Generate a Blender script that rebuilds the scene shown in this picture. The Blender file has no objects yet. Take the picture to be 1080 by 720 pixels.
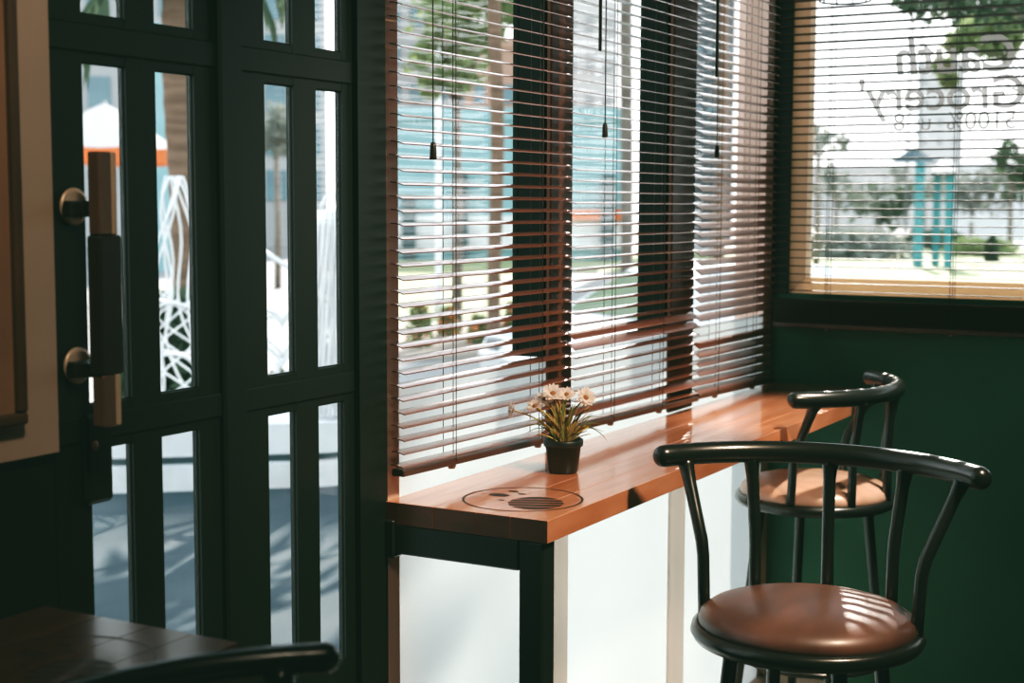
import bpy, math, random
from mathutils import Vector, Matrix, Euler
random.seed(7)
S = bpy.context.scene
COL = S.collection
PI = math.pi

# ------------------------------------------------------------------ camera
F = 1561.0; YAW, PITCH, ROLL = (math.radians(a) for a in (29.349, 5.317, -0.160))
CAM = Vector((0, 0, 1.34))
fw = Vector((math.cos(YAW)*math.cos(PITCH), math.sin(YAW)*math.cos(PITCH), -math.sin(PITCH)))
rt = Vector((math.sin(YAW), -math.cos(YAW), 0)); dn = fw.cross(rt)
cr, sr = math.cos(ROLL), math.sin(ROLL)
RT = cr*rt + sr*dn; DN = -sr*rt + cr*dn
cam_data = bpy.data.cameras.new('camera'); cam = bpy.data.objects.new('camera', cam_data); COL.objects.link(cam)
cam.matrix_world = Matrix(((RT.x, -DN.x, -fw.x, CAM.x), (RT.y, -DN.y, -fw.y, CAM.y), (RT.z, -DN.z, -fw.z, CAM.z), (0, 0, 0, 1)))
cam_data.sensor_width = 36; cam_data.lens = F/1080*36; cam_data.clip_start = .05; cam_data.clip_end = 400
cam_data.dof.use_dof = True; cam_data.dof.focus_distance = 2.6; cam_data.dof.aperture_fstop = 5.0
S.camera = cam

def ray(px, py): return RT*((px-540)/F) + DN*((py-360)/F) + fw
def at(px, py, Z): return CAM + ray(px, py)*Z            # point at distance Z straight ahead
GZ = -.05
def gnd(px, py, z=GZ):
    d = ray(px, py); return CAM + d*((z-CAM.z)/d.z)
def spot(px, Z, z=GZ):                                   # world ground spot in direction px at distance Z
    p = at(px, 217, Z); return Vector((p.x, p.y, z))

# ------------------------------------------------------------------ materials
MATS = {}
def newmat(name):
    m = bpy.data.materials.new(name); m.use_nodes = True; m.node_tree.nodes.clear()
    out = m.node_tree.nodes.new('ShaderNodeOutputMaterial'); MATS[name] = m
    return m, m.node_tree, out
def coords(nt, scale=(1, 1, 1)):
    tc = nt.nodes.new('ShaderNodeTexCoord'); mp = nt.nodes.new('ShaderNodeMapping')
    mp.inputs['Scale'].default_value = scale; nt.links.new(tc.outputs['Object'], mp.inputs['Vector']); return mp.outputs['Vector']
def pbr(name, col, rough=.5, col2=None, nscale=6, stretch=(1, 1, 1), metal=0, coat=0, bump=0, spec=.5, detail=4, lo=.35, hi=.65, coat_rough=.1):
    m, nt, out = newmat(name); b = nt.nodes.new('ShaderNodeBsdfPrincipled')
    b.inputs['Roughness'].default_value = rough; b.inputs['Metallic'].default_value = metal
    b.inputs['Coat Weight'].default_value = coat; b.inputs['Coat Roughness'].default_value = coat_rough
    b.inputs['Specular IOR Level'].default_value = spec
    v = coords(nt, stretch); n = nt.nodes.new('ShaderNodeTexNoise'); n.inputs['Scale'].default_value = nscale; n.inputs['Detail'].default_value = detail
    nt.links.new(v, n.inputs['Vector'])
    r = nt.nodes.new('ShaderNodeValToRGB'); c2 = col2 or tuple(c*.85 for c in col)
    r.color_ramp.elements[0].position = lo; r.color_ramp.elements[1].position = hi
    r.color_ramp.elements[0].color = (*col, 1); r.color_ramp.elements[1].color = (*c2, 1)
    nt.links.new(n.outputs['Fac'], r.inputs['Fac']); nt.links.new(r.outputs['Color'], b.inputs['Base Color'])
    if bump:
        bp = nt.nodes.new('ShaderNodeBump'); bp.inputs['Strength'].default_value = bump; bp.inputs['Distance'].default_value = .01
        nt.links.new(n.outputs['Fac'], bp.inputs['Height']); nt.links.new(bp.outputs['Normal'], b.inputs['Normal'])
    nt.links.new(b.outputs['BSDF'], out.inputs['Surface']); return m
def translucent(name, col, mix=.5, trans=None, nscale=3):
    m, nt, out = newmat(name)
    d = nt.nodes.new('ShaderNodeBsdfDiffuse'); t = nt.nodes.new('ShaderNodeBsdfTranslucent'); x = nt.nodes.new('ShaderNodeMixShader')
    v = coords(nt); n = nt.nodes.new('ShaderNodeTexNoise'); n.inputs['Scale'].default_value = nscale; nt.links.new(v, n.inputs['Vector'])
    for s, c in ((d, col), (t, trans or col)):
        mc = nt.nodes.new('ShaderNodeMix'); mc.data_type = 'RGBA'
        mc.inputs['A'].default_value = (*c, 1); mc.inputs['B'].default_value = (*(k*.9 for k in c), 1)
        nt.links.new(n.outputs['Fac'], mc.inputs['Factor']); nt.links.new(mc.outputs['Result'], s.inputs['Color'])
    x.inputs['Fac'].default_value = mix
    nt.links.new(d.outputs[0], x.inputs[1]); nt.links.new(t.outputs[0], x.inputs[2]); nt.links.new(x.outputs[0], out.inputs['Surface']); return m
def glassy(name, tint=(1, 1, 1)):
    m, nt, out = newmat(name)
    t = nt.nodes.new('ShaderNodeBsdfTransparent'); g = nt.nodes.new('ShaderNodeBsdfGlossy'); f = nt.nodes.new('ShaderNodeFresnel'); x = nt.nodes.new('ShaderNodeMixShader')
    t.inputs['Color'].default_value = (*tint, 1); g.inputs['Roughness'].default_value = .02; geo = nt.nodes.new('ShaderNodeNewGeometry'); mr = nt.nodes.new('ShaderNodeMapRange')
    mr.inputs['To Min'].default_value = 1.4; mr.inputs['To Max'].default_value = 1/1.4
    nt.links.new(geo.outputs['Backfacing'], mr.inputs['Value']); nt.links.new(mr.outputs['Result'], f.inputs['IOR'])
    nt.links.new(f.outputs[0], x.inputs['Fac']); nt.links.new(t.outputs[0], x.inputs[1]); nt.links.new(g.outputs[0], x.inputs[2]); nt.links.new(x.outputs[0], out.inputs['Surface']); return m
def decal(name, col, alpha):
    m, nt, out = newmat(name)
    t = nt.nodes.new('ShaderNodeBsdfTransparent'); d = nt.nodes.new('ShaderNodeBsdfTranslucent'); x = nt.nodes.new('ShaderNodeMixShader')
    d.inputs['Color'].default_value = (*col, 1); x.inputs['Fac'].default_value = alpha
    nt.links.new(t.outputs[0], x.inputs[1]); nt.links.new(d.outputs[0], x.inputs[2]); nt.links.new(x.outputs[0], out.inputs['Surface']); return m

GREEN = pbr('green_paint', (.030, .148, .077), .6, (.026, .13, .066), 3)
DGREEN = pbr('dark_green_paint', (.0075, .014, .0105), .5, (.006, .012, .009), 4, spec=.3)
BEIGE = pbr('beige_paint', (.42, .31, .24), .6, (.38, .28, .21), 5)
POST = pbr('pale_wood_post', (.72, .52, .43), .55, (.64, .45, .36), 5, (6, 6, .6))
LPOST = translucent('cream_post', (.75, .66, .59), .85, (.90, .82, .76))
BROWN = pbr('brown_wood_post', (.11, .046, .026), .4, (.08, .034, .02), 8, (8, 8, .6), spec=.15)
DGLOSS = pbr('dark_gloss_side', (.008, .012, .010), .25, (.006, .010, .008), 4, spec=.05)
TAN = translucent('tan_frame_wood', (.86, .72, .58), .5, (.80, .62, .46))
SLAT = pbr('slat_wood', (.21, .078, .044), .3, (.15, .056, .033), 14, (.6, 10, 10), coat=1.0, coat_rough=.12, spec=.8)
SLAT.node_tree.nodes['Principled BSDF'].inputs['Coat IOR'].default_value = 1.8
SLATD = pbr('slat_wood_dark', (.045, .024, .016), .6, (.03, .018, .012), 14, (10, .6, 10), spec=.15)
RAILW = pbr('rail_wood', (.09, .045, .028), .4, (.06, .03, .02), 12, (.6, 8, 8))
CORD = pbr('cord', (.05, .04, .032), .8)
BLACKP = pbr('black_plastic', (.014, .018, .016), .35, coat=.1)
METAL = pbr('black_metal', (.012, .016, .014), .28, (.010, .013, .012), 4, coat=.3, coat_rough=.15)
FRAMEM = pbr('frame_metal', (.012, .02, .016), .4, (.010, .016, .013), 5)
SEATW = pbr('seat_wood', (.155, .076, .054), .42, (.08, .04, .03), 6, (1, 2.4, 1), coat=.25, detail=5, coat_rough=.25)
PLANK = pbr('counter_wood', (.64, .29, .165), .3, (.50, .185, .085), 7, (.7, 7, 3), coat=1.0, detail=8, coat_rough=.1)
SEATLIT = pbr('lit_seat_wood', (.52, .35, .27), .4, (.38, .23, .165), 6, (1, 2.4, 1), coat=.3, detail=5)  # seat wood again, bright light on the far seat put into its colour
PLANKD = pbr('shaded_counter_wood', (.08, .034, .019), .3, (.055, .023, .013), 7, (.7, 7, 3), coat=.4, detail=8, coat_rough=.12)  # counter wood again, shade by the doors put into its colour
ENDW = pbr('counter_end', (.16, .06, .03), .45, (.11, .042, .022), 7, (2, 2, 6), coat=.1)
BURN = pbr('burnt_mark', (.035, .018, .012), .5, (.022, .013, .010), 30)
BRASS = pbr('brass', (.62, .47, .34), .45, (.52, .38, .27), 8, metal=.35)
COPPER = pbr('copper_end', (.26, .16, .11), .4, (.20, .12, .085), 8, metal=.6)
DWOOD = pbr('dark_wood_grip', (.022, .017, .013), .4)
GLASS = glassy('clear_glass')
FROST = translucent('frosted_glass', (.70, .72, .72), .75, (.76, .785, .775), 2)
LETTER = decal('letter_film', (.06, .06, .06), .90)
POTM = pbr('pot_plastic', (.016, .022, .020), .4, (.012, .017, .016), 9)
SOIL = pbr('soil', (.05, .032, .02), .95, (.03, .02, .013), 60)
STEM = pbr('stem', (.52, .46, .15), .6, (.36, .20, .09), 60)
LEAFP = translucent('plant_leaf', (.24, .27, .10), .35, nscale=30)
PETAL = translucent('petal', (.92, .87, .83), .5)
PETALC = pbr('flower_centre', (.28, .13, .05), .8)
FLOORM = pbr('floor_tile', (.20, .16, .13), .4, (.16, .13, .11), 4)
CEIL = pbr('ceiling_paint', (.05, .06, .055), .8)
PICW = pbr('picture_frame_wood', (.10, .055, .03), .4, (.075, .04, .024), 8)
PICT = pbr('picture_print', (.22, .12, .08), .5, (.34, .20, .12), 3)
# outdoors
PAVE = pbr('pale_paving', (.215, .21, .205), .8, (.18, .176, .172), 2)
ASPH = pbr('asphalt', (.034, .050, .058), .85, (.055, .072, .08), 1.6, (1, 2.2, 1), detail=6, spec=.12)
GRASS = pbr('grass', (.15, .185, .075), .9, (.20, .22, .11), 1.2)
EARTH = pbr('earth_bed', (.18, .14, .11), .95, (.24, .20, .16), 3)
TRUNK = pbr('palm_bark', (.20, .135, .095), .9, (.12, .075, .05), 3, (1, 1, 6))
TRUNKG = pbr('grey_bark', (.20, .175, .15), .9, (.12, .10, .085), 5)
LEAF1 = translucent('leaf_light', (.20, .25, .125), .45, nscale=2)
LEAF2 = translucent('leaf_dark', (.075, .105, .07), .35, nscale=2)
LEAF3 = translucent('leaf_grey', (.22, .24, .215), .35, nscale=2)
REDF = pbr('red_blossom', (.45, .16, .06), .8)
WHITE = pbr('white_paint', (.72, .74, .74), .5)
WIRE = pbr('white_rope_light', (.78, .80, .80), .6)
TEAL = pbr('teal_panel', (.185, .34, .37), .5, (.23, .39, .415), 1.5)
TEALC = pbr('teal_column', (.025, .17, .19), .5, (.035, .21, .23), 3)
DTEAL = pbr('dark_teal', (.05, .085, .095), .4)
GREYB = pbr('grey_facade', (.36, .37, .37), .8, (.30, .31, .31), .3)
LGREYB = pbr('pale_facade', (.55, .55, .54), .8, (.49, .49, .48), .3)
SALMON = pbr('salmon_facade', (.40, .25, .19), .8, (.34, .21, .16), .4)
DKGLASS = pbr('dark_glass_facade', (.035, .055, .065), .2, (.055, .08, .09), .5)
WINBLUE = pbr('window_blue', (.09, .15, .18), .2, (.12, .20, .23), .8)
ORANGE = pbr('orange_cloth', (.65, .16, .05), .8)
CLOTHW = translucent('white_cloth', (.72, .71, .70), .4)
CARW = pbr('car_white', (.70, .72, .72), .25, (.68, .70, .70), 1, coat=.6)
CARG = pbr('car_glass', (.10, .15, .07), .3, (.07, .10, .06), 2, spec=.2)
TYRE = pbr('tyre', (.02, .02, .02), .8)
STEEL = pbr('grey_steel', (.22, .24, .25), .6)

# ------------------------------------------------------------------ mesh builder
class MB:
    def __init__(s): s.v = []; s.f = []; s.m = []; s.sm = []
    def add(s, vs, fs, mi=0, smooth=False):
        o = len(s.v); s.v += [tuple(v) for v in vs]
        for f in fs: s.f.append([i+o for i in f]); s.m.append(mi); s.sm.append(smooth)
        return s
    def box(s, x0, x1, y0, y1, z0, z1, mi=0):
        vs = [(x, y, z) for x in (x0, x1) for y in (y0, y1) for z in (z0, z1)]
        return s.add(vs, [(0, 1, 3, 2), (4, 6, 7, 5), (0, 4, 5, 1), (2, 3, 7, 6), (0, 2, 6, 4), (1, 5, 7, 3)], mi)
    def bbox(s, x0, x1, y0, y1, z0, z1, b=.003, mi=0):
        """box with chamfered edges"""
        vs = []; idx = {}
        for i, x in enumerate((x0, x1)):
            for j, y in enumerate((y0, y1)):
                for k, z in enumerate((z0, z1)):
                    sx, sy, sz = (1-2*i)*b, (1-2*j)*b, (1-2*k)*b
                    for a, p in (('x', (x, y+sy, z+sz)), ('y', (x+sx, y, z+sz)), ('z', (x+sx, y+sy, z))):
                        idx[i, j, k, a] = len(vs); vs.append(p)
        fs = []
        for i in (0, 1): fs.append([idx[i, j, k, 'x'] for j, k in ((0, 0), (0, 1), (1, 1), (1, 0))])
        for j in (0, 1): fs.append([idx[i, j, k, 'y'] for i, k in ((0, 0), (1, 0), (1, 1), (0, 1))])
        for k in (0, 1): fs.append([idx[i, j, k, 'z'] for i, j in ((0, 0), (0, 1), (1, 1), (1, 0))])
        for a in (0, 1):
            for c in (0, 1):
                fs.append([idx[0, a, c, 'y'], idx[1, a, c, 'y'], idx[1, a, c, 'z'], idx[0, a, c, 'z']])
                fs.append([idx[a, 0, c, 'x'], idx[a, 1, c, 'x'], idx[a, 1, c, 'z'], idx[a, 0, c, 'z']])
                fs.append([idx[a, c, 0, 'x'], idx[a, c, 1, 'x'], idx[a, c, 1, 'y'], idx[a, c, 0, 'y']])
        for i in (0, 1):
            for j in (0, 1):
                for k in (0, 1): fs.append([idx[i, j, k, a] for a in 'xyz'])
        return s.add(vs, fs, mi)
    def tube(s, pts, r, n=10, mi=0, cap=True, closed=False, round_end=False):
        pts = [Vector(p) for p in pts]; N = len(pts)
        rs = list(r) if isinstance(r, (list, tuple)) else [r]*N
        if round_end and not closed:
            a, b = (pts[0]-pts[1]).normalized(), (pts[-1]-pts[-2]).normalized(); r0, r1 = rs[0], rs[-1]
            pre = [(pts[0]+a*r0*math.sin(t), r0*math.cos(t)) for t in (1.45, 1.1, .75, .4)]
            post = [(pts[-1]+b*r1*math.sin(t), r1*math.cos(t)) for t in (.4, .75, 1.1, 1.45)]
            rs = [q[1] for q in pre]+rs+[q[1] for q in post]; pts = [q[0] for q in pre]+pts+[q[0] for q in post]; N = len(pts)
        vs = []; up = None
        for i in range(N):
            if closed: t = pts[(i+1) % N]-pts[i-1]
            else: t = pts[min(i+1, N-1)]-pts[max(i-1, 0)]
            t.normalize()
            if up is None: up = Vector((0, 0, 1)) if abs(t.z) < .9 else Vector((1, 0, 0))
            u = up-t*up.dot(t); u.normalize(); w = t.cross(u); up = u
            for k in range(n):
                a = 2*PI*k/n; vs.append(pts[i]+(u*math.cos(a)+w*math.sin(a))*rs[i])
        fs = []
        for i in range(N if closed else N-1):
            j = (i+1) % N
            for k in range(n): fs.append((i*n+k, i*n+(k+1) % n, j*n+(k+1) % n, j*n+k))
        s.add(vs, fs, mi, True)
        if cap and not closed:
            o = len(s.v)-len(vs)
            s.f.append([o+k for k in range(n)][::-1]); s.m.append(mi); s.sm.append(False)
            s.f.append([o+(N-1)*n+k for k in range(n)]); s.m.append(mi); s.sm.append(False)
        return s
    def lathe(s, prof, n=32, c=(0, 0, 0), mi=0, smooth=True):
        vs = []; fs = []; P = len(prof)
        for k in range(n):
            a = 2*PI*k/n
            for r, z in prof: vs.append((c[0]+r*math.cos(a), c[1]+r*math.sin(a), c[2]+z))
        for k in range(n):
            for p in range(P-1): fs.append((k*P+p, ((k+1) % n)*P+p, ((k+1) % n)*P+p+1, k*P+p+1))
        return s.add(vs, fs, mi, smooth)
    def prism(s, poly, z0, z1, mi=0):
        n = len(poly); vs = [(x, y, z0) for x, y in poly]+[(x, y, z1) for x, y in poly]
        fs = [list(range(n))[::-1], list(range(n, 2*n))]+[(i, (i+1) % n, n+(i+1) % n, n+i) for i in range(n)]
        return s.add(vs, fs, mi)
    def xf(s, M):
        s.v = [tuple(M @ Vector(v)) for v in s.v]; return s
    def build(s, name, mats, parent=None):
        me = bpy.data.meshes.new(name); me.from_pydata(s.v, [], s.f)
        for m in (mats if isinstance(mats, (list, tuple)) else [mats]): me.materials.append(m)
        me.polygons.foreach_set('material_index', s.m); me.polygons.foreach_set('use_smooth', s.sm); me.update()
        import bmesh
        bm = bmesh.new(); bm.from_mesh(me); bmesh.ops.recalc_face_normals(bm, faces=bm.faces); bm.to_mesh(me); bm.free()
        o = bpy.data.objects.new(name, me); COL.objects.link(o)
        if parent: o.parent = parent
        return o
def tag(o, label=None, cat=None, group=None, kind=None):
    for k, v in (('label', label), ('category', cat), ('group', group), ('kind', kind)):
        if v: o[k] = v
    return o
def thing(name, label, cat, loc=(0, 0, 0), rz=0, group=None):
    o = bpy.data.objects.new(name, None); o.empty_display_size = .1; COL.objects.link(o)
    o.location = loc; o.rotation_euler = (0, 0, rz); return tag(o, label, cat, group)
def struct(name, mb, mats, parent=None):
    o = mb.build(name, mats, parent)
    if not parent: o['kind'] = 'structure'
    return o
def struct_empty(name):
    o = bpy.data.objects.new(name, None); COL.objects.link(o); o['kind'] = 'structure'; return o
def copy_tree(o, parent=None):
    c = o.copy(); COL.objects.link(c)
    if parent: c.parent = parent
    for ch in list(o.children): copy_tree(ch, c)
    return c

# ------------------------------------------------------------------ room shell
X0, X1, Y0, Y1, ZC = -2.2, 3.99, -2.6, 1.40, 2.75
TOP = 2.4
struct('floor', MB().box(X0-.15, X1+.12, Y0-.15, Y1+.12, -.05, 0), FLOORM)
struct('ceiling', MB().box(X0-.15, X1+.16, Y0-.15, Y1+.14, ZC, ZC+.06), CEIL)
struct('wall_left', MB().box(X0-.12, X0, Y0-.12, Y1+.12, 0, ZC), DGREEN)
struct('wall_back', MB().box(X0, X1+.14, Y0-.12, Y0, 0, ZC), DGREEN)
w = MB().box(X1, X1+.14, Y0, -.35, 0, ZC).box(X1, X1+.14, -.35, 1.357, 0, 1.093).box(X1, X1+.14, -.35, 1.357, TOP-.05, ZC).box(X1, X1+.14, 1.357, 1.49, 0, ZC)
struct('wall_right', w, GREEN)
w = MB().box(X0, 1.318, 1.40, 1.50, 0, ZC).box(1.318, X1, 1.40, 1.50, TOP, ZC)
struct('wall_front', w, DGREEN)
struct('trim_1', MB().box(X0, 1.316, 1.388, 1.40, 1.03, ZC), BEIGE)                      # pale wall panel left of the doors
struct('trim_2', MB().box(1.966, 2.045, 1.39, 1.424, 0, TOP), DGREEN)                     # dark jamb between doors and windows
struct('trim_3', MB().bbox(2.046, 2.087, 1.393, 1.474, 0, TOP, .002), POST)               # pale post
for n, a, b in ((4, 2.633, 2.73), (5, 3.248, 3.389)):
    o = struct_empty('trim_%d' % n)
    MB().box(a, b, 1.410, 1.48, 1.03, TOP).build('post_core', DGLOSS, o)
    MB().bbox(a, b, 1.392, 1.4035, .842, TOP, .003).build('post_facing', BROWN, o)
for n, a, b in ((6, 2.668, 2.730), (7, 3.270, 3.366)):
    m = MB().bbox(a, b, 1.397, 1.4035, 0, .80, .002)
    struct('trim_%d' % n, m, LPOST)
struct('trim_9', MB().box(3.984, 3.9899, 1.3575, 1.4045, 1.09, TOP), DGREEN)
struct('trim_8', MB().box(3.925, X1, 1.405, 1.49, 0, TOP), POST)                          # window jamb in the corner

# windows of the counter side
for n, a, b in ((1, 2.087, 2.633), (2, 2.73, 3.248), (3, 3.389, 3.925)):
    w = struct_empty('window_%d' % n)
    MB().box(a, b, 1.466, 1.470, 1.03, TOP).build('pane', GLASS, w)
    MB().box({1: 2.0875, 2: 2.6905, 3: 3.3205}[n], {1: 2.69, 2: 3.32, 3: 3.924}[n], 1.4045, 1.4085, 0.0, 1.03).build('frosted_panel', FROST, w)
# side window in the right wall
w4 = struct_empty('window_4')
yl, zb, yr, zt = 1.357, 1.093, -.35, TOP-.05
fwd = .046
f = MB()
def mitre(p): f.add([(4.0, y, z) for y, z in p]+[(4.05, y, z) for y, z in p], [(0, 1, 2, 3), (7, 6, 5, 4), (0, 4, 5, 1), (1, 5, 6, 2), (2, 6, 7, 3), (3, 7, 4, 0)])
e = .0012
mitre([(yl, zb+e), (yl-fwd, zb+.044+e), (yl-fwd, zt-.04), (yl, zt)]); mitre([(yl-e, zb), (yr+e, zb), (yr+fwd, zb+.044), (yl-fwd-e, zb+.044)])
mitre([(yr, zb), (yr, zt), (yr+fwd, zt-.04), (yr+fwd, zb+.044)]); mitre([(yr, zt), (yl, zt), (yl-fwd, zt-.04), (yr+fwd, zt-.04)])
f.build('window_frame', TAN, w4)
MB().box(4.045, 4.049, yr+.03, yl-.03, zb+.02, zt-.03).build('pane', GLASS, w4)
def text_mesh(name, body, size, loc, mat, parent, sx=1.0, shear=0.0, bold=0.0):
    cu = bpy.data.curves.new(name, 'FONT'); cu.body = body; cu.size = size; cu.shear = shear; cu.offset = bold
    t = bpy.data.objects.new(name, cu); COL.objects.link(t)
    bpy.context.view_layer.update()
    me = bpy.data.meshes.new_from_object(t.evaluated_get(bpy.context.evaluated_depsgraph_get()))
    bpy.data.objects.remove(t)
    M = Matrix.Translation(loc) @ Euler((PI/2, 0, PI/2)).to_matrix().to_4x4() @ Matrix.Diagonal((sx, 1, 1, 1))
    me.transform(M); me.materials.clear(); me.materials.append(mat)
    o = bpy.data.objects.new(name, me); COL.objects.link(o); o.parent = parent; return o
text_mesh('window_lettering', 'Cauth', .135, (4.052, .768, 1.692), LETTER, w4, .96, .12, .0028)
text_mesh('window_lettering', "ur Grocery'", .122, (4.052, .60, 1.595), LETTER, w4, 1.0, .06, .0016)
text_mesh('window_lettering', '5100%  u  8', .068, (4.052, .765, 1.540), LETTER, w4, 1.0, 0, .0)

# doors
def door(n, x0, x1, cols):
    d = struct_empty('door_%d' % n)
    rows = [(.593, 1.022), (1.080, 1.517), (1.577, 1.98), (2.04, 2.30)]
    m = MB(); xs = [x0]+[c for p in cols for c in p]+[x1]
    for i in range(0, len(xs), 2): m.box(xs[i], xs[i+1], 1.40, 1.414, .01, TOP-.01)
    zs = [.01]+[c for p in rows for c in p]+[TOP-.01]
    for a, b in cols:
        for i in range(0, len(zs), 2): m.box(a, b, 1.4005, 1.4135, zs[i], zs[i+1])
    # raised mouldings on the rails
    for i in range(2, len(zs)-2, 2): m.bbox(x0+.002, x1-.002, 1.3965, 1.4, zs[i]+.012, zs[i+1]-.012, .002)
    m.build('door_frame', DGREEN, d)
    for a, b in cols:
        for z0, z1 in rows:
            p = MB().box(a+.0003, b-.0003, 1.408, 1.411, z0+.0003, z1-.0003).build('pane', GLASS, d)
            g = MB()
            t = .0022
            g.box(a, b, 1.405, 1.408, z0, z0+t).box(a, b, 1.405, 1.408, z1-t, z1).box(a, a+t*.6, 1.405, 1.408, z0+t, z1-t).box(b-t*.6, b, 1.405, 1.408, z0+t, z1-t)
            g.build('glazing_bead', DGREEN, p)
    return d
d1 = door(1, 1.320, 1.656, [(1.381, 1.458), (1.513, 1.590)])
d2 = door(2, 1.660, 1.964, [(1.743, 1.812), (1.868, 1.937)])
m = MB().bbox(1.634, 1.684, 1.390, 1.4, .02, TOP-.02, .004); m.build('meeting_stile', DGREEN, d1)
# handle on the left leaf
h = bpy.data.objects.new('door_handle', None); COL.objects.link(h); h.parent = d1
for z in (1.335, 1.134):
    g = MB().lathe([(0, -.004), (.021, -.004), (.0235, -.002), (.0235, 0), (.019, .002), (.017, .001), (.0, .001)], 28)
    g.xf(Matrix.Translation((1.359, 1.396, z)) @ Euler((PI/2, 0, 0)).to_matrix().to_4x4()); g.build('escutcheon', BRASS, h)
    MB().bbox(1.334, 1.384, 1.376, 1.3915, z-.013, z+.007, .002).bbox(1.343, 1.364, 1.344, 1.377, z-.012, z+.006, .002).build('bracket', DWOOD, h)
MB().bbox(1.327, 1.366, 1.322, 1.346, 1.128, 1.300, .003).build('grip', DWOOD, h)
MB().bbox(1.330, 1.352, 1.324, 1.344, 1.300, 1.402, .002).build('grip_end', COPPER, h)
MB().bbox(1.330, 1.352, 1.324, 1.344, 1.063, 1.128, .002).build('grip_end', COPPER, h)
MB().bbox(1.352, 1.361, 1.324, 1.344, 1.300, 1.402, .002).build('grip_edge', BRASS, h)
MB().bbox(1.352, 1.361, 1.324, 1.344, 1.063, 1.128, .002).build('grip_edge', BRASS, h)
MB().bbox(1.362, 1.412, 1.388, 1.40, .952, 1.07, .006).build('lock_case', DGREEN, d1)
g = MB().lathe([(0, 0), (.006, 0), (.007, .003), (.004, .004), (0, .004)], 16); g.xf(Matrix.Translation((1.373, 1.388, 1.03)) @ Euler((PI/2, 0, 0)).to_matrix().to_4x4()); g.build('lock_cylinder', COPPER, d1)

# framed picture on the pale panel
t = thing('framed_picture', 'dark wood framed picture on beige wall panel left of the doors', 'picture', (.985, 1.387, 1.075))
fr = MB()
for a in ((-.26, .262, -.0, -.02), ): pass
def frame_mb(x0, x1, z0, z1, wdt, y0, y1):
    q = MB(); q.bbox(x0, x1, y0, y1, z0, z0+wdt, .003); q.bbox(x0, x1, y0, y1, z1-wdt, z1, .003); q.bbox(x0, x0+wdt, y0, y1, z0+wdt, z1-wdt, .003); q.bbox(x1-wdt, x1, y0, y1, z0+wdt, z1-wdt, .003); return q
frame_mb(-.30, .268, 0, .62, .014, -.018, 0).build('frame', PICW, t)
MB().box(-.286, .254, -.008, -.002, .014, .606).build('picture', PICT, t)

R = math.radians
# ------------------------------------------------------------------ counters
def emblem(cx, cy, z, parent, ang=0.0):
    """ring with a striped bee branded into the wood"""
    m = MB()
    def loc(u, v): c, s = math.cos(ang), math.sin(ang); return (cx+u*c-v*s, cy+u*s+v*c)
    def ring(r0, r1, n=56):
        vs = []; fs = []
        for k in range(n):
            a = 2*PI*k/n
            for r in (r0, r1): x, y = loc(r*math.cos(a), r*math.sin(a)); vs.append((x, y, z))
        for k in range(n): j = (k+1) % n; fs.append((2*k, 2*k+1, 2*j+1, 2*j))
        m.add(vs, fs)
    ring(.0993, .1035)
    def ell(u, v, a, b, rot, lo=-1.0, hi=1.0, n=14):
        """slice of an ellipse between two fractions of its long axis"""
        top = []; bot = []
        for i in range(n+1):
            s = lo+(hi-lo)*i/n; h = b*math.sqrt(max(0, 1-s*s))
            for lst, sg in ((top, 1), (bot, -1)):
                du, dv = a*s, sg*h; lst.append((*loc(u+du*math.cos(rot)-dv*math.sin(rot), v+du*math.sin(rot)+dv*math.cos(rot)), z))
        m.add(top+bot, [(i, i+1, n+2+i, n+1+i) for i in range(n)])
    # local axes: u along the counter, v across it
    ell(.010, .052, .013, .019, 0)                                     # head
    ell(.050, .046, .006, .010, 0); ell(.037, .022, .005, .008, 0); ell(-.026, .027, .004, .006, 0)   # feelers, eye
    for lo, hi in ((-1, -.62), (-.50, -.22), (-.10, .14), (.26, .52), (.64, 1)): ell(-.020, -.036, .052, .047, R(24), lo, hi)
    return m.build('bee_emblem', BURN, parent)
def counter(name, label, x0, x1, emblems, legs, side, wood=PLANK):
    t = thing(name, label, 'counter', (0, 0, 0))
    ys = [1.081, 1.149, 1.214, 1.296, 1.392]
    m = MB()
    for i in range(4): m.bbox(x0+.0, x1, ys[i]+.0004, ys[i+1]-.0004, .803, .84, .0006)
    ct = m.build('countertop', [wood, ENDW], t)
    for p_ in ct.data.polygons:
        if p_.normal.x < -.9 and side: p_.material_index = 1
    for cx, cy, a in emblems: emblem(cx, cy, .8404, t, a)
    for lx in legs:
        MB().bbox(lx-.021, lx+.021, 1.090, 1.134, 0, .803, .003).build('leg', FRAMEM, t)
        MB().bbox(lx-.021, lx+.021, 1.134, 1.392, .752, .803, .003).build('support_bar', FRAMEM, t)
    if side:
        MB().bbox(2.036, 2.066, 1.372, 1.391, .745, .81, .003).build('wall_bracket', FRAMEM, t)
    return t
counter('wall_counter', 'reddish plank counter with bee emblems running under the blinds', 2.040, 3.985, [(2.173, 1.200, 0), (3.83, 1.25, 0)], (2.061,), True)
counter('wall_counter', 'dim plank counter end in front of the double doors', -.8, 1.288, [(1.13, 1.20, 0)], (1.262, -.75), False, PLANKD)

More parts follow.
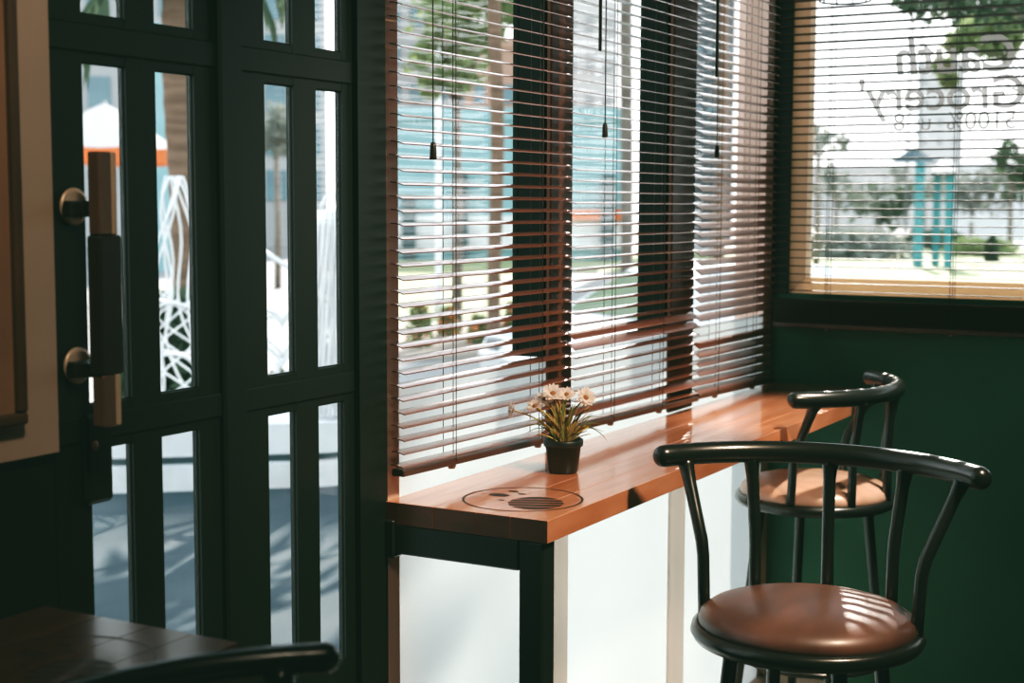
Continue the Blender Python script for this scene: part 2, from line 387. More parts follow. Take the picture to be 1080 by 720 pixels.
# ------------------------------------------------------------------ venetian blinds
PITCHZ = .0225
def slat(m, a, b, z, tilt, yc=1.37, wd=.0255, th=.0018, bend=.0):
    """one slightly bowed slat; tilt > 0 lowers the edge on the room side"""
    n = 4; pr = []
    for i in range(n+1):
        s = (i/n-.5)*wd; c = .0012*(1-(2*i/n-1)**2)
        pr.append((s, c))
    c, s_ = math.cos(tilt), math.sin(tilt)
    vs = []
    for x in (a, b):
        for off in (0, -th):
            for s, k in pr: vs.append((x, yc+s*c-(k+off)*s_, z+s*s_+(k+off)*c + (bend*(x-a)/(b-a))))
    fs = []; q = n+1
    for i in range(n):
        fs += [(i, i+1, 2*q+i+1, 2*q+i), (q+i, 3*q+i, 3*q+i+1, q+i+1)]
        fs += [(i, q+i, q+i+1, i+1), (2*q+i, 2*q+i+1, 3*q+i+1, 3*q+i)]
    fs += [(0, 2*q, 3*q, q), (n, q+n, 3*q+n, 2*q+n)]
    m.add(vs, fs)
def blind(label, a, b, zl, zr, tilt, tassel, wand, cords, special=None, tiltfun=None):
    t = thing('venetian_blind', label, 'blind', ((a+b)/2, 1.37, TOP-.02), 0, 'wooden blinds along the counter windows')
    L = Matrix.Translation((-(a+b)/2, -1.37, -(TOP-.02)))
    MB().bbox(a, b, 1.350, 1.390, TOP-.06, TOP-.01, .003).xf(L).build('head_rail', RAILW, t)
    m = MB(); z0 = max(zl, zr)+.012; k = 0
    z = z0
    while z < TOP-.07:
        frac = (z-z0)
        drop = min(0, (zr-zl))*max(0, 1-frac/.12)*.8
        tl = tilt if tiltfun is None else tiltfun(k)
        if special and k in special: tl = special[k]
        j = random.uniform(-.03, .03); dx = random.uniform(-.003, .003)
        slat(m, a+dx, b+dx, z-(0 if drop == 0 else 0), tl+j, 1.37+random.uniform(-.001, .001), bend=drop)
        z += PITCHZ; k += 1
    m.xf(L).build('slats', SLAT, t)
    r = MB().bbox(a, b, 1.357, 1.383, -.006, .006, .002)
    r.v = [(x, y, z+zl+(zr-zl)*(x-a)/(b-a)) for x, y, z in r.v]
    rail = r.xf(L).build('bottom_rail', RAILW, t)
    for x in cords:
        zz = zl+(zr-zl)*(x-a)/(b-a)
        g = MB()
        for yy in (1.3565, 1.3835): g.tube([(x, yy, zz), (x, yy, TOP-.05)], .0008, 5)
        g.tube([(x+.012, 1.37, zz), (x+.012, 1.37, TOP-.05)], .0008, 5)
        g.xf(L).build('ladder_cord', CORD, t)
        g = MB().lathe([(0, -.006), (.006, -.005), (.008, 0), (.006, .003), (0, .003)], 12, (x, 1.366, zz-.008)).xf(L); g.build('rail_button', COPPER, rail)
    if tassel:
        x, z = tassel
        c = MB().tube([(x, 1.342, z), (x, 1.342, TOP-.05)], .0011, 6).xf(L).build('pull_cord', CORD, t)
        MB().lathe([(0, .014), (.004, .014), (.0055, .008), (.0065, -.012), (.006, -.015), (0, -.015)], 10, (x, 1.342, z-.006)).xf(L).build('tassel', DWOOD, c)
    if wand:
        x, z = wand
        MB().tube([(x, 1.338, z), (x, 1.338, TOP-.05)], .0038, 8, round_end=True).xf(L).build('tilt_wand', BLACKP, t)
    return t
R = math.radians
blind('wooden blind nearest the doors, above the end of the counter', 2.046, 2.658, .889, .873, R(9), (2.115, 1.434), None, (2.212, 2.534), None,
      lambda k: R(9+4.5*min(k, 36)/36))
blind('wooden blind on the middle window, with two steeply tilted slats', 2.678, 3.345, .881, .868, R(3), (2.775, 1.497), (2.741, 1.652), (2.863, 3.122), {1: R(30), 7: R(32), 8: R(34)}, 
      lambda k: R(3+6*min(k, 36)/36))
blind('wooden blind next to the room corner, slats tilted downwards', 3.352, 3.89, .872, .858, R(24), (3.399, 1.474), (3.379, 1.647), (3.470, 3.738), {6: R(-20), 7: R(-25)},
      lambda k: R(34) if k < 7 else R(33 if k < 24 else 26))
# blind of the side window
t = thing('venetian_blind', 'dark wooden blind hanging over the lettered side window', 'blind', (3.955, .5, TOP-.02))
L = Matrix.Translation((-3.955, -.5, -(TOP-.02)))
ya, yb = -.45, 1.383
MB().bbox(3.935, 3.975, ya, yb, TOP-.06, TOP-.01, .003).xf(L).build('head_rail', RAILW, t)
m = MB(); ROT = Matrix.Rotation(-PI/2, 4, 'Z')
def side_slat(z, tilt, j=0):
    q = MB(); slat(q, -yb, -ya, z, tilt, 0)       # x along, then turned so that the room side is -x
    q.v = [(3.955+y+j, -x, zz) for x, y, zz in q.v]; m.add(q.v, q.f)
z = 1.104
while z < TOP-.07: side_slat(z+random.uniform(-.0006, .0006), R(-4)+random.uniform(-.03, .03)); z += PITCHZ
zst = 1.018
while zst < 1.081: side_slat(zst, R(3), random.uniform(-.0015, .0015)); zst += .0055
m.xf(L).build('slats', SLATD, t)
rail = MB().bbox(3.942, 3.968, ya, yb, 1.000, 1.014, .002).xf(L).build('bottom_rail', RAILW, t)
for y in (1.229, .893, .2):
    g = MB()
    for xx in (3.9415, 3.9685): g.tube([(xx, y, 1.02), (xx, y, TOP-.05)], .001, 5)
    g.tube([(3.955, y+.01, 1.02), (3.955, y+.01, TOP-.05)], .0011, 5)
    g.xf(L).build('ladder_cord', CORD, t)
    MB().lathe([(0, -.006), (.006, -.005), (.008, 0), (.006, .003), (0, .003)], 12, (3.951, y, 1.0)).xf(L).build('rail_button', COPPER, rail)

# ------------------------------------------------------------------ potted plant
pp = thing('potted_plant', 'small white daisies in a black plastic pot on the plank counter', 'plant', (2.432, 1.257, .8405))
MB().lathe([(0, 0), (.0255, 0), (.0275, .003), (.0335, .050), (.0365, .050), (.0375, .053), (.0375, .0615), (.0355, .063), (.0335, .060), (.0325, .052), (0, .052)], 40).build('pot', POTM, pp)
sp = [(0, .052)]
MB().lathe([(0, .0565), (.012, .057), (.024, .0555), (.0325, .054)], 24).build('soil', SOIL, pp)
# picture right in the wall frame: screen right is roughly (sin yaw, -cos yaw)
sr_ = Vector((math.sin(YAW), -math.cos(YAW), 0)); sf_ = Vector((math.cos(YAW), math.sin(YAW), 0))
def pl(u, d, z): return sr_*u+sf_*d+Vector((0, 0, z))
stems = MB()
flowers = [(-.020, .0, .146, .024, 'up'), (-.094, .0, .116, .018, 'left'), (-.052, -.01, .124, .021, 'upleft'), (.040, -.005, .140, .022, 'front'), (.006, .012, .143, .018, 'up'), (-.035, .015, .133, .019, 'up')]
def curve(p0, p1, p2, n=9): return [(1-t)**2*p0+2*t*(1-t)*p1+t*t*p2 for t in (i/n for i in range(n+1))]
for u, d, z, r, k in flowers:
    b = pl(u*.06, d*.2, .055); tip = pl(u, d, z); mid = pl(u*.25, d*.5, .055+.7*(z-.055))
    stems.tube(curve(b, mid, tip), [.0018]*5+[.0014]*5, 6)
for i in range(46):
    a = random.uniform(-1, 1); u = a*.052; d = random.uniform(-.03, .03); z = random.uniform(.09, .140)-abs(a)*.018
    b = pl(a*.008, d*.25, .054); stems.tube(curve(b, pl(u*.35, d*.5, .055+.6*(z-.055)), pl(u, d, z)), [.0017]*4+[.0013]*3+[.0009]*3, 5)
stems.build('stems', STEM, pp)
lv = MB()
def leaf(b, tip, wd, sag=.0):
    b, tip = Vector(b), Vector(tip); ax = tip-b; side = ax.cross(Vector((0, 0, 1))); side = side.normalized() if side.length > 1e-6 else sr_
    side = (side+sr_*.3).normalized(); n = 7; vs = []; fs = []
    for i in range(n+1):
        t = i/n; c = b+ax*t+Vector((0, 0, sag*math.sin(t*PI))); w_ = wd*math.sin(PI*min(1, .06+t*.94))**.8
        vs += [c-side*w_, c+Vector((0, 0, -w_*.35)), c+side*w_]
    for i in range(n): fs += [(3*i, 3*i+1, 3*i+4, 3*i+3), (3*i+1, 3*i+2, 3*i+5, 3*i+4)]
    lv.add(vs, fs, 0, True)
for i in range(34):
    a = random.uniform(-1, 1); h = random.uniform(.06, .125); d = random.uniform(-.02, .02)
    b = pl(a*.018, d, h*.75); leaf(b, pl(a*.045+random.uniform(-.015, .015), d+random.uniform(-.02, .02), h+random.uniform(.005, .025)), random.uniform(.0022, .004), .004)
for u0, z0, u1, z1 in ((-.03, .088, -.088, .080), (-.025, .092, -.070, .094), (-.03, .082, -.075, .070), (.03, .085, .072, .090), (.03, .095, .068, .103), (.025, .08, .078, .075), (.035, .088, .062, .078), (.045, .085, .083, .058), (.02, .1, .055, .118), (.012, .105, .030, .128), (.0, .11, .004, .140)):
    leaf(pl(u0, 0, z0), pl(u1, random.uniform(-.01, .01), z1), .0042, .006)
lv.build('leaves', LEAFP, pp)
for u, d, z, r, k in flowers:
    nrm = {'up': Vector((0, 0, 1))*.75-sf_*.65, 'left': -sr_*.95-sf_*.25+Vector((0, 0, .2)), 'upleft': -sr_*.5-sf_*.4+Vector((0, 0, .8)), 'front': -sf_*.75+sr_*.3+Vector((0, 0, .55))}[k].normalized()
    q = nrm.to_track_quat('Z', 'Y').to_matrix().to_4x4(); M = Matrix.Translation(pl(u, d, z)) @ q
    m = MB(); n = 17
    for lay in range(2):
        for i in range(n):
            a = 2*PI*(i+.5*lay)/n+random.uniform(-.08, .08); L_ = r*random.uniform(.85, 1.05)*(1 if lay == 0 else .8); wd = r*.15; el = random.uniform(.1, .45)+.25*lay
            c, s = math.cos(a), math.sin(a); vs = []
            for tt, ww in ((.12, .4), (.45, 1), (.8, .9), (1, .2)):
                rr = L_*tt*math.cos(el); zz = L_*math.sin(el)*tt
                for sg in (-1, 1): vs.append((rr*c-sg*wd*ww*s, rr*s+sg*wd*ww*c, zz))
            m.add(vs, [(0, 1, 3, 2), (2, 3, 5, 4), (4, 5, 7, 6)], 0, True)
    fl = m.xf(M).build('flower', PETAL, pp)
    MB().lathe([(0, -.004), (r*.2, -.002), (r*.28, .002), (r*.2, .005), (0, .006)], 12).xf(M).build('flower_centre', PETALC, fl)

# ------------------------------------------------------------------ chairs (back of the chair towards local +x)
def make_chair(label, rail_r=.0195, wood=SEATW):
    t = thing('counter_chair', label, 'chair', (0, 0, 0), 0, 'black metal chairs with round wooden seats')
    MB().lathe([(.150, .626), (.170, .620), (.185, .624), (.1915, .635), (.189, .645), (.180, .650), (.172, .646), (.150, .636), (.150, .626)], 56).build('seat_ring', METAL, t)
    MB().lathe([(0, .637), (.168, .638), (.177, .646), (.1785, .655), (.1745, .666), (.160, .676), (.135, .684), (.08, .690), (0, .691)], 56).build('seat', wood, t)
    rc, rr, rz = -.138, .32, .905; half = R(55)
    MB().tube([(rc+rr*math.cos(a), rr*math.sin(a), rz) for a in (-half+2*half*i/28 for i in range(29))], rail_r, 16, round_end=True).build('back_rail', METAL, t)
    for ring_a, rail_a in ((-88, -47), (-42, -24.5), (0, 0), (42, 24.5), (88, 47)):
        a, b = R(ring_a), R(rail_a)
        p0 = Vector((.176*math.cos(a), .176*math.sin(a), .645)); p3 = Vector((rc+rr*math.cos(b), rr*math.sin(b), rz-.008))
        p1 = p0.lerp(p3, .08); p1.z = .645+.10; p2 = p0.lerp(p3, .16); p2.z = .645+.125
        pts = [p0, p0.lerp(p1, .5), p1, p2, p2.lerp(p3, .35), p2.lerp(p3, .72), p2.lerp(p3, .9), p3]
        MB().tube(pts, [.0105, .0105, .0105, .0108, .0108, .0112, .0135, .017], 10).build('spindle', METAL, t)
    for k in range(4):
        a = PI/4+PI/2*k-R(11); c, s = math.cos(a), math.sin(a)
        MB().tube([(.128*c, .128*s, .636), (.132*c, .132*s, .60), (.165*c, .165*s, .30), (.20*c, .20*s, .012)], [.0135, .0125, .0115, .0115], 12).build('leg', METAL, t)
        MB().lathe([(0, 0), (.015, 0), (.015, .012), (.012, .022), (0, .022)], 12, (.20*c, .20*s, 0)).build('foot_cap', BLACKP, t)
    m = MB()
    for k in range(2):
        a = PI/4+PI/2*k-R(11); m.add([], [])
        q = MB().bbox(-.15, .15, -.014, .014, .622, .634, .002).xf(Matrix.Rotation(a, 4, 'Z')); m.add(q.v, q.f)
    m.build('seat_bracket', METAL, t)
    MB().tube([(.173*math.cos(2*PI*i/40), .173*math.sin(2*PI*i/40), .25) for i in range(40)], .008, 8, closed=True).build('foot_ring', METAL, t)
    return t
ch = make_chair('large nearest chair, round seat dappled with sunlight, in front of the green wall')
ch.location = (2.328, .748, 0); ch.rotation_euler = (0, 0, R(7))
c2 = make_chair('smaller far chair with brightly lit seat pushed up to the counter in the corner', wood=SEATLIT)
c2.location = (3.43, 1.09, 0); c2.rotation_euler = (0, 0, R(-92))
c3 = make_chair('shadowed chair at the bottom left, only its curved black back rail showing', .0150)
c3.location = (.862, .782, 0); c3.rotation_euler = (0, 0, R(92))

# wire lantern hanging in front of the side window
hl = thing('hanging_lantern', 'dark wire cage lantern hanging at the top of the side window', 'lamp', (3.62, 1.10, 1.838), 0)
m = MB(); rb, rtp, hz = .062, .085, .16
m.tube([(rb*math.cos(2*PI*i/24), rb*math.sin(2*PI*i/24), 0) for i in range(24)], .0025, 6, closed=True)
m.tube([(rtp*math.cos(2*PI*i/24), rtp*math.sin(2*PI*i/24), hz) for i in range(24)], .0025, 6, closed=True)
for k in range(10):
    a = 2*PI*k/10; m.tube([(rb*math.cos(a), rb*math.sin(a), 0), (rtp*math.cos(a), rtp*math.sin(a), hz), (.01*math.cos(a), .01*math.sin(a), hz+.10)], .0018, 6)
m.build('wire_cage', BLACKP, hl)
MB().tube([(0, 0, hz+.10), (0, 0, ZC-1.838)], .003, 6).build('cable', BLACKP, hl)
MB().lathe([(0, .07), (.014, .075), (.022, .10), (.018, .125), (.012, .15), (.012, .2), (0, .2)], 16).build('bulb', WHITE, hl)

# ------------------------------------------------------------------ outdoors
struct('pavement', MB().box(-14, 120, 1.52, 140, GZ-.1, GZ).box(4.2, 120, -60, 1.52, GZ-.1, GZ), PAVE)
def flat(name, pts, z, mat):
    m = MB(); n = len(pts); m.add([(p[0], p[1], z) for p in pts], [list(range(n))]); return struct(name, m, mat)
flat('street', [spot(-60, 4.1), spot(395, 4.1), spot(395, 9.5), spot(-60, 9.5)], GZ+.006, ASPH)
flat('lawn', [gnd(395, 342), gnd(548, 334), gnd(600, 287), gnd(700, 287), gnd(845, 300), gnd(1130, 304), gnd(1130, 262), gnd(395, 268)], GZ+.012, GRASS)
flat('planting_bed', [gnd(395, 385), gnd(560, 372), gnd(552, 337), gnd(395, 345)], GZ+.008, EARTH)

def facing(px): return math.radians(29.349)+math.atan((540-px)/F)     # azimuth of a direction
def building(name, label, px0, px1, Z, ztop, wall, win, cols, rows, zw0, zw1, frac=(.6, .6), depth=8, cat='building', zbase=GZ):
    a = facing((px0+px1)/2); c = spot((px0+px1)/2, Z); W = (px1-px0)/F*Z
    t = thing(name, label, cat, (c.x, c.y, zbase), a-PI/2)           # local +y away from the room
    MB().box(-W/2, W/2, 0, depth, 0, ztop-zbase).build('wall', wall, t)
    MB().box(-W/2-.1, W/2+.1, -.1, depth+.1, ztop-zbase, ztop-zbase+.3).build('roof', wall, t)
    if cols:
        cw, rh = W/cols, (zw1-zw0)/rows; first = None
        for i in range(cols):
            for j in range(rows):
                x = -W/2+cw*(i+.5); z = zw0-zbase+rh*(j+.5)
                if first is None:
                    first = MB().box(-cw*frac[0]/2, cw*frac[0]/2, -.06, 0, -rh*frac[1]/2, rh*frac[1]/2).build('window', win, t); o = first
                else: o = first.copy(); COL.objects.link(o); o.parent = t
                o.location = (x, 0, z)
    return t, W
building('office_tower', 'grey office block with blue windows behind the double doors', 20, 345, 46, 16, GREYB, WINBLUE, 9, 7, 1.2, 11, (.62, .68))
building('office_tower', 'tall pale block with blue windows seen through the blind nearest the doors', 380, 500, 60, 26, GREYB, WINBLUE, 5, 8, 2.0, 14, (.62, .5))
building('house', 'salmon coloured house right of the leafy tree', 490, 552, 48, 6.3, SALMON, WINBLUE, 2, 2, 2.6, 5.6, (.35, .4))
building('apartment_block', 'grey apartment block behind the middle blind', 592, 650, 58, 12, LGREYB, GREYB, 3, 5, 3, 10.5, (.5, .45))
building('glass_tower', 'dark glass tower seen through the blind by the corner', 726, 772, 60, 30, DKGLASS, WINBLUE, 3, 6, 4, 18, (.7, .12))
building('beige_block', 'narrow beige block behind the teal columns', 966, 1012, 75, 8.2, LGREYB, GREYB, 3, 5, 3, 8, (.3, .3))
building('white_building', 'long low white building behind the park trees', 850, 962, 90, 3.4, LGREYB, GREYB, 9, 2, .8, 3.0, (.5, .4))
building('white_hall', 'white hall with dark posts at the far right', 1006, 1100, 62, 2.8, WHITE, GREYB, 6, 1, .9, 2.6, (.12, .9))
t, W = building('teal_pavilion', 'long teal pavilion with dark columns beyond the lawn', 404, 656, 36, 3.35, TEAL, TEAL, 0, 0, 0, 0, depth=5)
MB().box(-W/2-.05, W/2+.05, -.12, 0, .3, 1.1).build('white_band', WHITE, t)
for px in (432, 487, 640):
    x = (px-530)/F*36; MB().box(x-.16, x+.16, -.4, -.1, 0, 2.1 if px != 432 else 1.6).build('column', DTEAL, t)
MB().box(W/2-1.3, W/2+.1, -.3, 0, 1.0, 1.25).build('awning', ORANGE, t)
building('teal_hoarding', 'plain teal wall panel behind the parasol', 150, 235, 30, 4.6, TEAL, TEAL, 0, 0, 0, 0, depth=.4, cat='wall')

def palm(label, px, Z, dia, ztop, name='palm_tree', top_dia=None, fronds=14, mat=TRUNK, fl=1.0):
    p = spot(px, Z); t = thing(name, label, 'tree', p, random.uniform(0, 6), 'palm trunks beyond the windows')
    n = 36; pts = []; rs = []
    for i in range(n+1):
        z = (ztop-GZ)*i/n; pts.append((.012*math.sin(i*.31), .012*math.cos(i*.23), z)); rs.append((dia/2+((top_dia or dia)-dia)/2*i/n)*(1+.07*(i % 2)))
    MB().tube(pts, rs, 14).build('trunk', mat, t)
    m = MB()
    for k in range(fronds):
        a = 2*PI*k/fronds+random.uniform(-.2, .2); el = random.uniform(.1, 1.0); L_ = random.uniform(.7, 1.05)*fl
        prev = None
        for s in range(9):
            u = s/8; r = L_*u*math.cos(el*(1-u*.8)); z = (ztop-GZ)+L_*math.sin(el)*u-1.1*u*u
            c = Vector((r*math.cos(a), r*math.sin(a), z)); side = Vector((-math.sin(a), math.cos(a), -.5)); wv = .20*math.sin(PI*(.08+.9*u))
            if prev is not None:
                for sg in (-1, 1):
                    m.add([prev, c, c+side*0+Vector((-math.sin(a)*sg*wv*1.3, math.cos(a)*sg*wv*1.3, -.16))], [(0, 1, 2)])
            prev = c
    m.build('fronds', LEAF2, t); return t
palm('brown palm trunk seen through the blind nearest the doors', 522.5, 12.8, .112, 4.6)
palm('greyish palm trunk seen through the middle blind', 660, 14.5, .112, 8.3, mat=TRUNKG, fronds=34, fl=1.5)  # unseen crown made tall and dense to keep sun off the doors
palm('palm trunk seen through the blind by the corner', 759.5, 18, .14, 5.4)
palm('shaggy palm trunk behind the wire light figure', 190, 9.4, .115, 3.1, top_dia=.19)

def clump(m, c, r, n, size):
    for _ in range(n):
        v = Vector((random.gauss(0, 1), random.gauss(0, 1), random.gauss(0, 1))).normalized()*(r*random.random()**.5)
        p = Vector(c)+Vector((v.x, v.y, v.z*.8)); a = Vector((random.gauss(0, 1), random.gauss(0, 1), random.gauss(0, 1))).normalized()*size; b = a.orthogonal().normalized()*size*.5
        b.rotate(Matrix.Rotation(random.uniform(0, 6), 3, a)); m.add([p-a, p-b, p+a, p+b], [(0, 1, 2, 3)])
def tree(label, px, Z, clumps, mat, tr=.06, tmat=TRUNKG, size=.10, dens=140, name='tree', group=None, trunk_px=None, cat='tree'):
    """clumps: (px, py, radius in metres)"""
    p = spot(trunk_px or px, Z); t = thing(name, label, cat, p, 0, group)
    m = MB(); pts = []
    for (cx_, cy_, r) in clumps:
        c = at(cx_, cy_, Z+random.uniform(-.4, .4))-p; pts.append(c); clump(m, c, r, int(dens*max(.4, (r/.5)**2)), size)
    m.build('crown', mat, t)
    g = MB(); top = max(pts, key=lambda c: c.z); mid = Vector((0, 0, max(.2, min(c.z for c in pts)*.92)))
    g.tube([(0, 0, 0), mid*.5+Vector((tr*.4, 0, 0)), mid], [tr*1.2, tr, tr*.85], 8)
    for c in pts: g.tube([mid, mid.lerp(c, .5)+Vector((0, 0, .08)), c], [tr*.45, tr*.25, tr*.1], 6)
    g.build('trunk', tmat, t); return t
tree('leafy light green tree in front of the pale block', 482, 16, [(448, 58, .30), (462, 20, .36), (478, 50, .40), (492, 15, .45), (505, 45, .34), (490, 80, .28), (512, 5, .4), (480, -15, .5), (535, 8, .35), (455, 88, .18)], LEAF1, .05, size=.09, dens=150)
tree('small pale tree seen through the second door leaf', 292, 24, [(288, 138, .45), (298, 128, .4), (294, 150, .3)], LEAF3, .05, size=.12, dens=110)
tree('green tree overhanging the top right of the side window', 1052, 13, [(1018, 40, .16), (1032, 33, .20), (1048, 26, .26), (1062, 30, .2), (1040, 46, .15), (1008, 48, .1), (1058, 48, .18), (995, 70, .10), (1000, 85, .08)], LEAF1, .022, size=.055, dens=420, trunk_px=1088)
tree('dark hanging branches at the very top of the side window', 1010, 9.6, [(965, 2, .14), (985, -2, .2), (1005, 3, .16), (1025, -4, .22), (1045, 2, .18), (1066, 0, .22), (1080, 10, .2), (1000, -25, .4), (1050, -30, .5)], LEAF2, .022, size=.045, dens=190, trunk_px=1120)
GRP = 'park trees beyond the lawn'
for px, Z, cl, mt, lb in ((862, 34, [(858, 142, .32), (870, 150, .3), (852, 158, .25), (890, 150, .22)], LEAF3, 'thin tree with small leaf tufts at the left edge of the side window'),
    (882, 44, [(876, 185, .5), (890, 196, .5), (868, 200, .45), (905, 210, .5)], LEAF3, 'grey green tree behind the left cord of the side window blind'),
    (925, 52, [(905, 215, .8), (925, 210, .8), (945, 216, .75), (960, 205, .6), (935, 228, .7)], LEAF2, 'dark broad tree left of the teal columns'),
    (1025, 50, [(1015, 200, .8), (1035, 195, .9), (1055, 190, .8), (1020, 215, .6), (1045, 210, .7)], LEAF3, 'broad grey green tree right of the teal columns'),
    (1066, 42, [(1058, 165, .6), (1074, 172, .7), (1070, 195, .6), (1085, 190, .7)], LEAF2, 'sparse dark tree at the right edge of the side window'),
    (975, 56, [(950, 185, .6), (985, 195, .7), (1000, 188, .6), (970, 205, .6)], LEAF3, 'pale tree directly behind the teal columns')):
    tree(lb, px, Z, cl, mt, .07, size=.2, dens=26, group=GRP)
def bush(label, px, Z, w_, h_, mat, blossom=0, name='shrub', size=.07, n=260, group=None, z=GZ):
    p = spot(px, Z, z); t = thing(name, label, 'shrub', p, facing(px)-PI/2, group); m = MB(); f_ = MB()
    for _ in range(n):
        a = random.uniform(0, 2*PI); u = random.random()**.5; zz = random.random(); rr = u*math.sqrt(max(0, 1-zz*zz*.8))
        q = Vector((rr*math.cos(a)*w_/2, rr*math.sin(a)*w_/2*.7, zz*h_)); d = Vector((random.gauss(0, 1), random.gauss(0, 1), random.gauss(.4, 1))).normalized()*size; b = d.orthogonal().normalized()*size*.5
        (f_ if random.random() < blossom else m).add([q-d, q-b, q+d, q+b], [(0, 1, 2, 3)])
    m.build('foliage', mat, t)
    MB().tube([(0, 0, 0), (.01, 0, h_*.6)], [.02, .008], 6).build('stem', TRUNK, t)
    if f_.v: f_.build('blossom', REDF, t)
    return t
bush('low orange flowering shrub left of the white lamp post', 442, 14.2, .26, .42, LEAF1, .14, size=.045)
bush('orange flowering shrub right of the white lamp post', 473, 15.5, .24, .30, LEAF1, .22, size=.045)
bush('shrub with orange flowers left of the brown palm trunk', 505, 14.6, .24, .28, LEAF1, .18, size=.045)
bush('small shrub with orange flowers right of the brown palm trunk', 541, 15.5, .22, .34, LEAF1, .2, size=.045)
bush('dark green hedge behind the rope light cone', 178, 8.75, .75, .85, LEAF2, 0, 'hedge', .06, 1700)
bush('dark green bush below the rope light heart', 292, 8.6, .42, .40, LEAF2, 0, size=.05)
bush('low dark hedge at the left of the side window', 905, 38, 3.2, .70, LEAF3, 0, 'hedge', .2, 420)
bush('low hedge behind the teal columns', 985, 46, 2.6, .55, LEAF2, 0, 'hedge', .2, 300)
bush('low green hedge right of the teal columns', 1035, 40, 2.2, .45, LEAF1, 0, 'hedge', .16, 300)
bush('small round dark bush on the lawn at the right', 1047, 36, .35, .62, LEAF2, 0, size=.1)

p = spot(462.5, 18); t = thing('lamp_post', 'white lamp post on the lawn', 'lamp post', p)
MB().tube([(0, 0, 0), (0, 0, .25), (0, 0, .3), (0, 0, 5)], [.065, .065, .04, .036], 12).build('pole', WHITE, t)
MB().lathe([(0, 5.0), (.12, 5.0), (.16, 5.2), (.1, 5.35), (0, 5.4)], 16).build('lamp_head', WHITE, t)

# teal columns with their little roof, and the mast behind
p = spot(985, 33); t = thing('park_kiosk', 'three tall teal columns under a small dark roof on the lawn', 'kiosk', p, facing(985)-PI/2)
for px, y1, w_, dy in ((970, 168, .22, 0), (988, 180, .17, .3), (1000.5, 180, .18, -.2)):
    x = (px-985)/F*33; zt_ = 1.34+(212-y1)/F*33-GZ; MB().bbox(x-w_/2, x+w_/2, dy-w_/2, dy+w_/2, 0, zt_, .02).build('column', TEALC, t)
r_ = MB(); zr_ = 1.34+(212-178)/F*33-GZ
r_.add([(-.1, -.6, zr_), (.5, -.6, zr_), (.5, .6, zr_), (-.1, .6, zr_), (.1, 0, zr_+.28), (.36, 0, zr_+.28)], [(0, 1, 5, 4), (1, 2, 5), (2, 3, 4, 5), (3, 0, 4), (0, 3, 2, 1)])
r_.build('roof', STEEL, t)
p = spot(962, 48); t = thing('lattice_mast', 'grey lattice mast rising left of the teal columns', 'mast', p, facing(962)-PI/2)
m = MB(); H_ = 9.0
for sx in (-1, 1):
    for sy in (-1, 1): m.tube([(sx*.2, sy*.2, 0), (sx*.17, sy*.17, H_)], .035, 6)
for k in range(14):
    z0, z1 = H_*k/14, H_*(k+1)/14; s = 1 if k % 2 else -1
    for sy in (-1, 1): m.tube([(-.2*s, sy*.19, z0), (.2*s, sy*.19, z1)], .02, 5)
m.build('lattice', STEEL, t)
r_ = MB().add([(-.75, -.5, 2.75), (.75, -.5, 2.75), (.75, .5, 2.75), (-.75, .5, 2.75), (0, 0, 3.25)], [(0, 1, 4), (1, 2, 4), (2, 3, 4), (3, 0, 4), (0, 3, 2, 1)])
r_.build('canopy', DTEAL, t)
p = spot(1045, 47); t = thing('white_fence', 'low white fence at the far right beyond the lawn', 'fence', p, facing(1045)-PI/2)
m = MB()
for k in range(14): m.bbox(-1.3+k*.2, -1.26+k*.2, -.02, .02, 0, 1.0, .004)
m.bbox(-1.4, 1.5, -.02, .02, .85, 1.0, .004).bbox(-1.4, 1.5, -.02, .02, .25, .36, .004); m.build('railing', WHITE, t)

# parasol
p = spot(112, 20); t = thing('parasol', 'white parasol with orange valance beyond the doors', 'parasol', p, .3)
MB().tube([(0, 0, 0), (0, 0, 2.75)], .03, 10).build('pole', STEEL, t)
m = MB(); v_ = MB(); n = 8; R0 = .98; zr_, za = 2.12, 2.72
for k in range(n):
    a0, a1 = 2*PI*k/n, 2*PI*(k+1)/n
    rows_ = []
    for i in range(6):
        u = i/5; rr = R0*u; z = za-(za-zr_)*(u**1.15)
        rows_.append([(rr*math.cos(a0+(a1-a0)*j/4), rr*math.sin(a0+(a1-a0)*j/4), z-.03*u*math.sin(PI*j/4)) for j in range(5)])
    for i in range(5):
        for j in range(4): m.add([rows_[i][j], rows_[i][j+1], rows_[i+1][j+1], rows_[i+1][j]], [(0, 1, 2, 3)], 0, True)
    for j in range(4):
        a, b = rows_[5][j], rows_[5][j+1]; v_.add([a, b, (b[0], b[1], b[2]-.2), (a[0], a[1], a[2]-.2)], [(0, 1, 2, 3)])
m.build('canopy', CLOTHW, t); v_.build('valance', ORANGE, t)

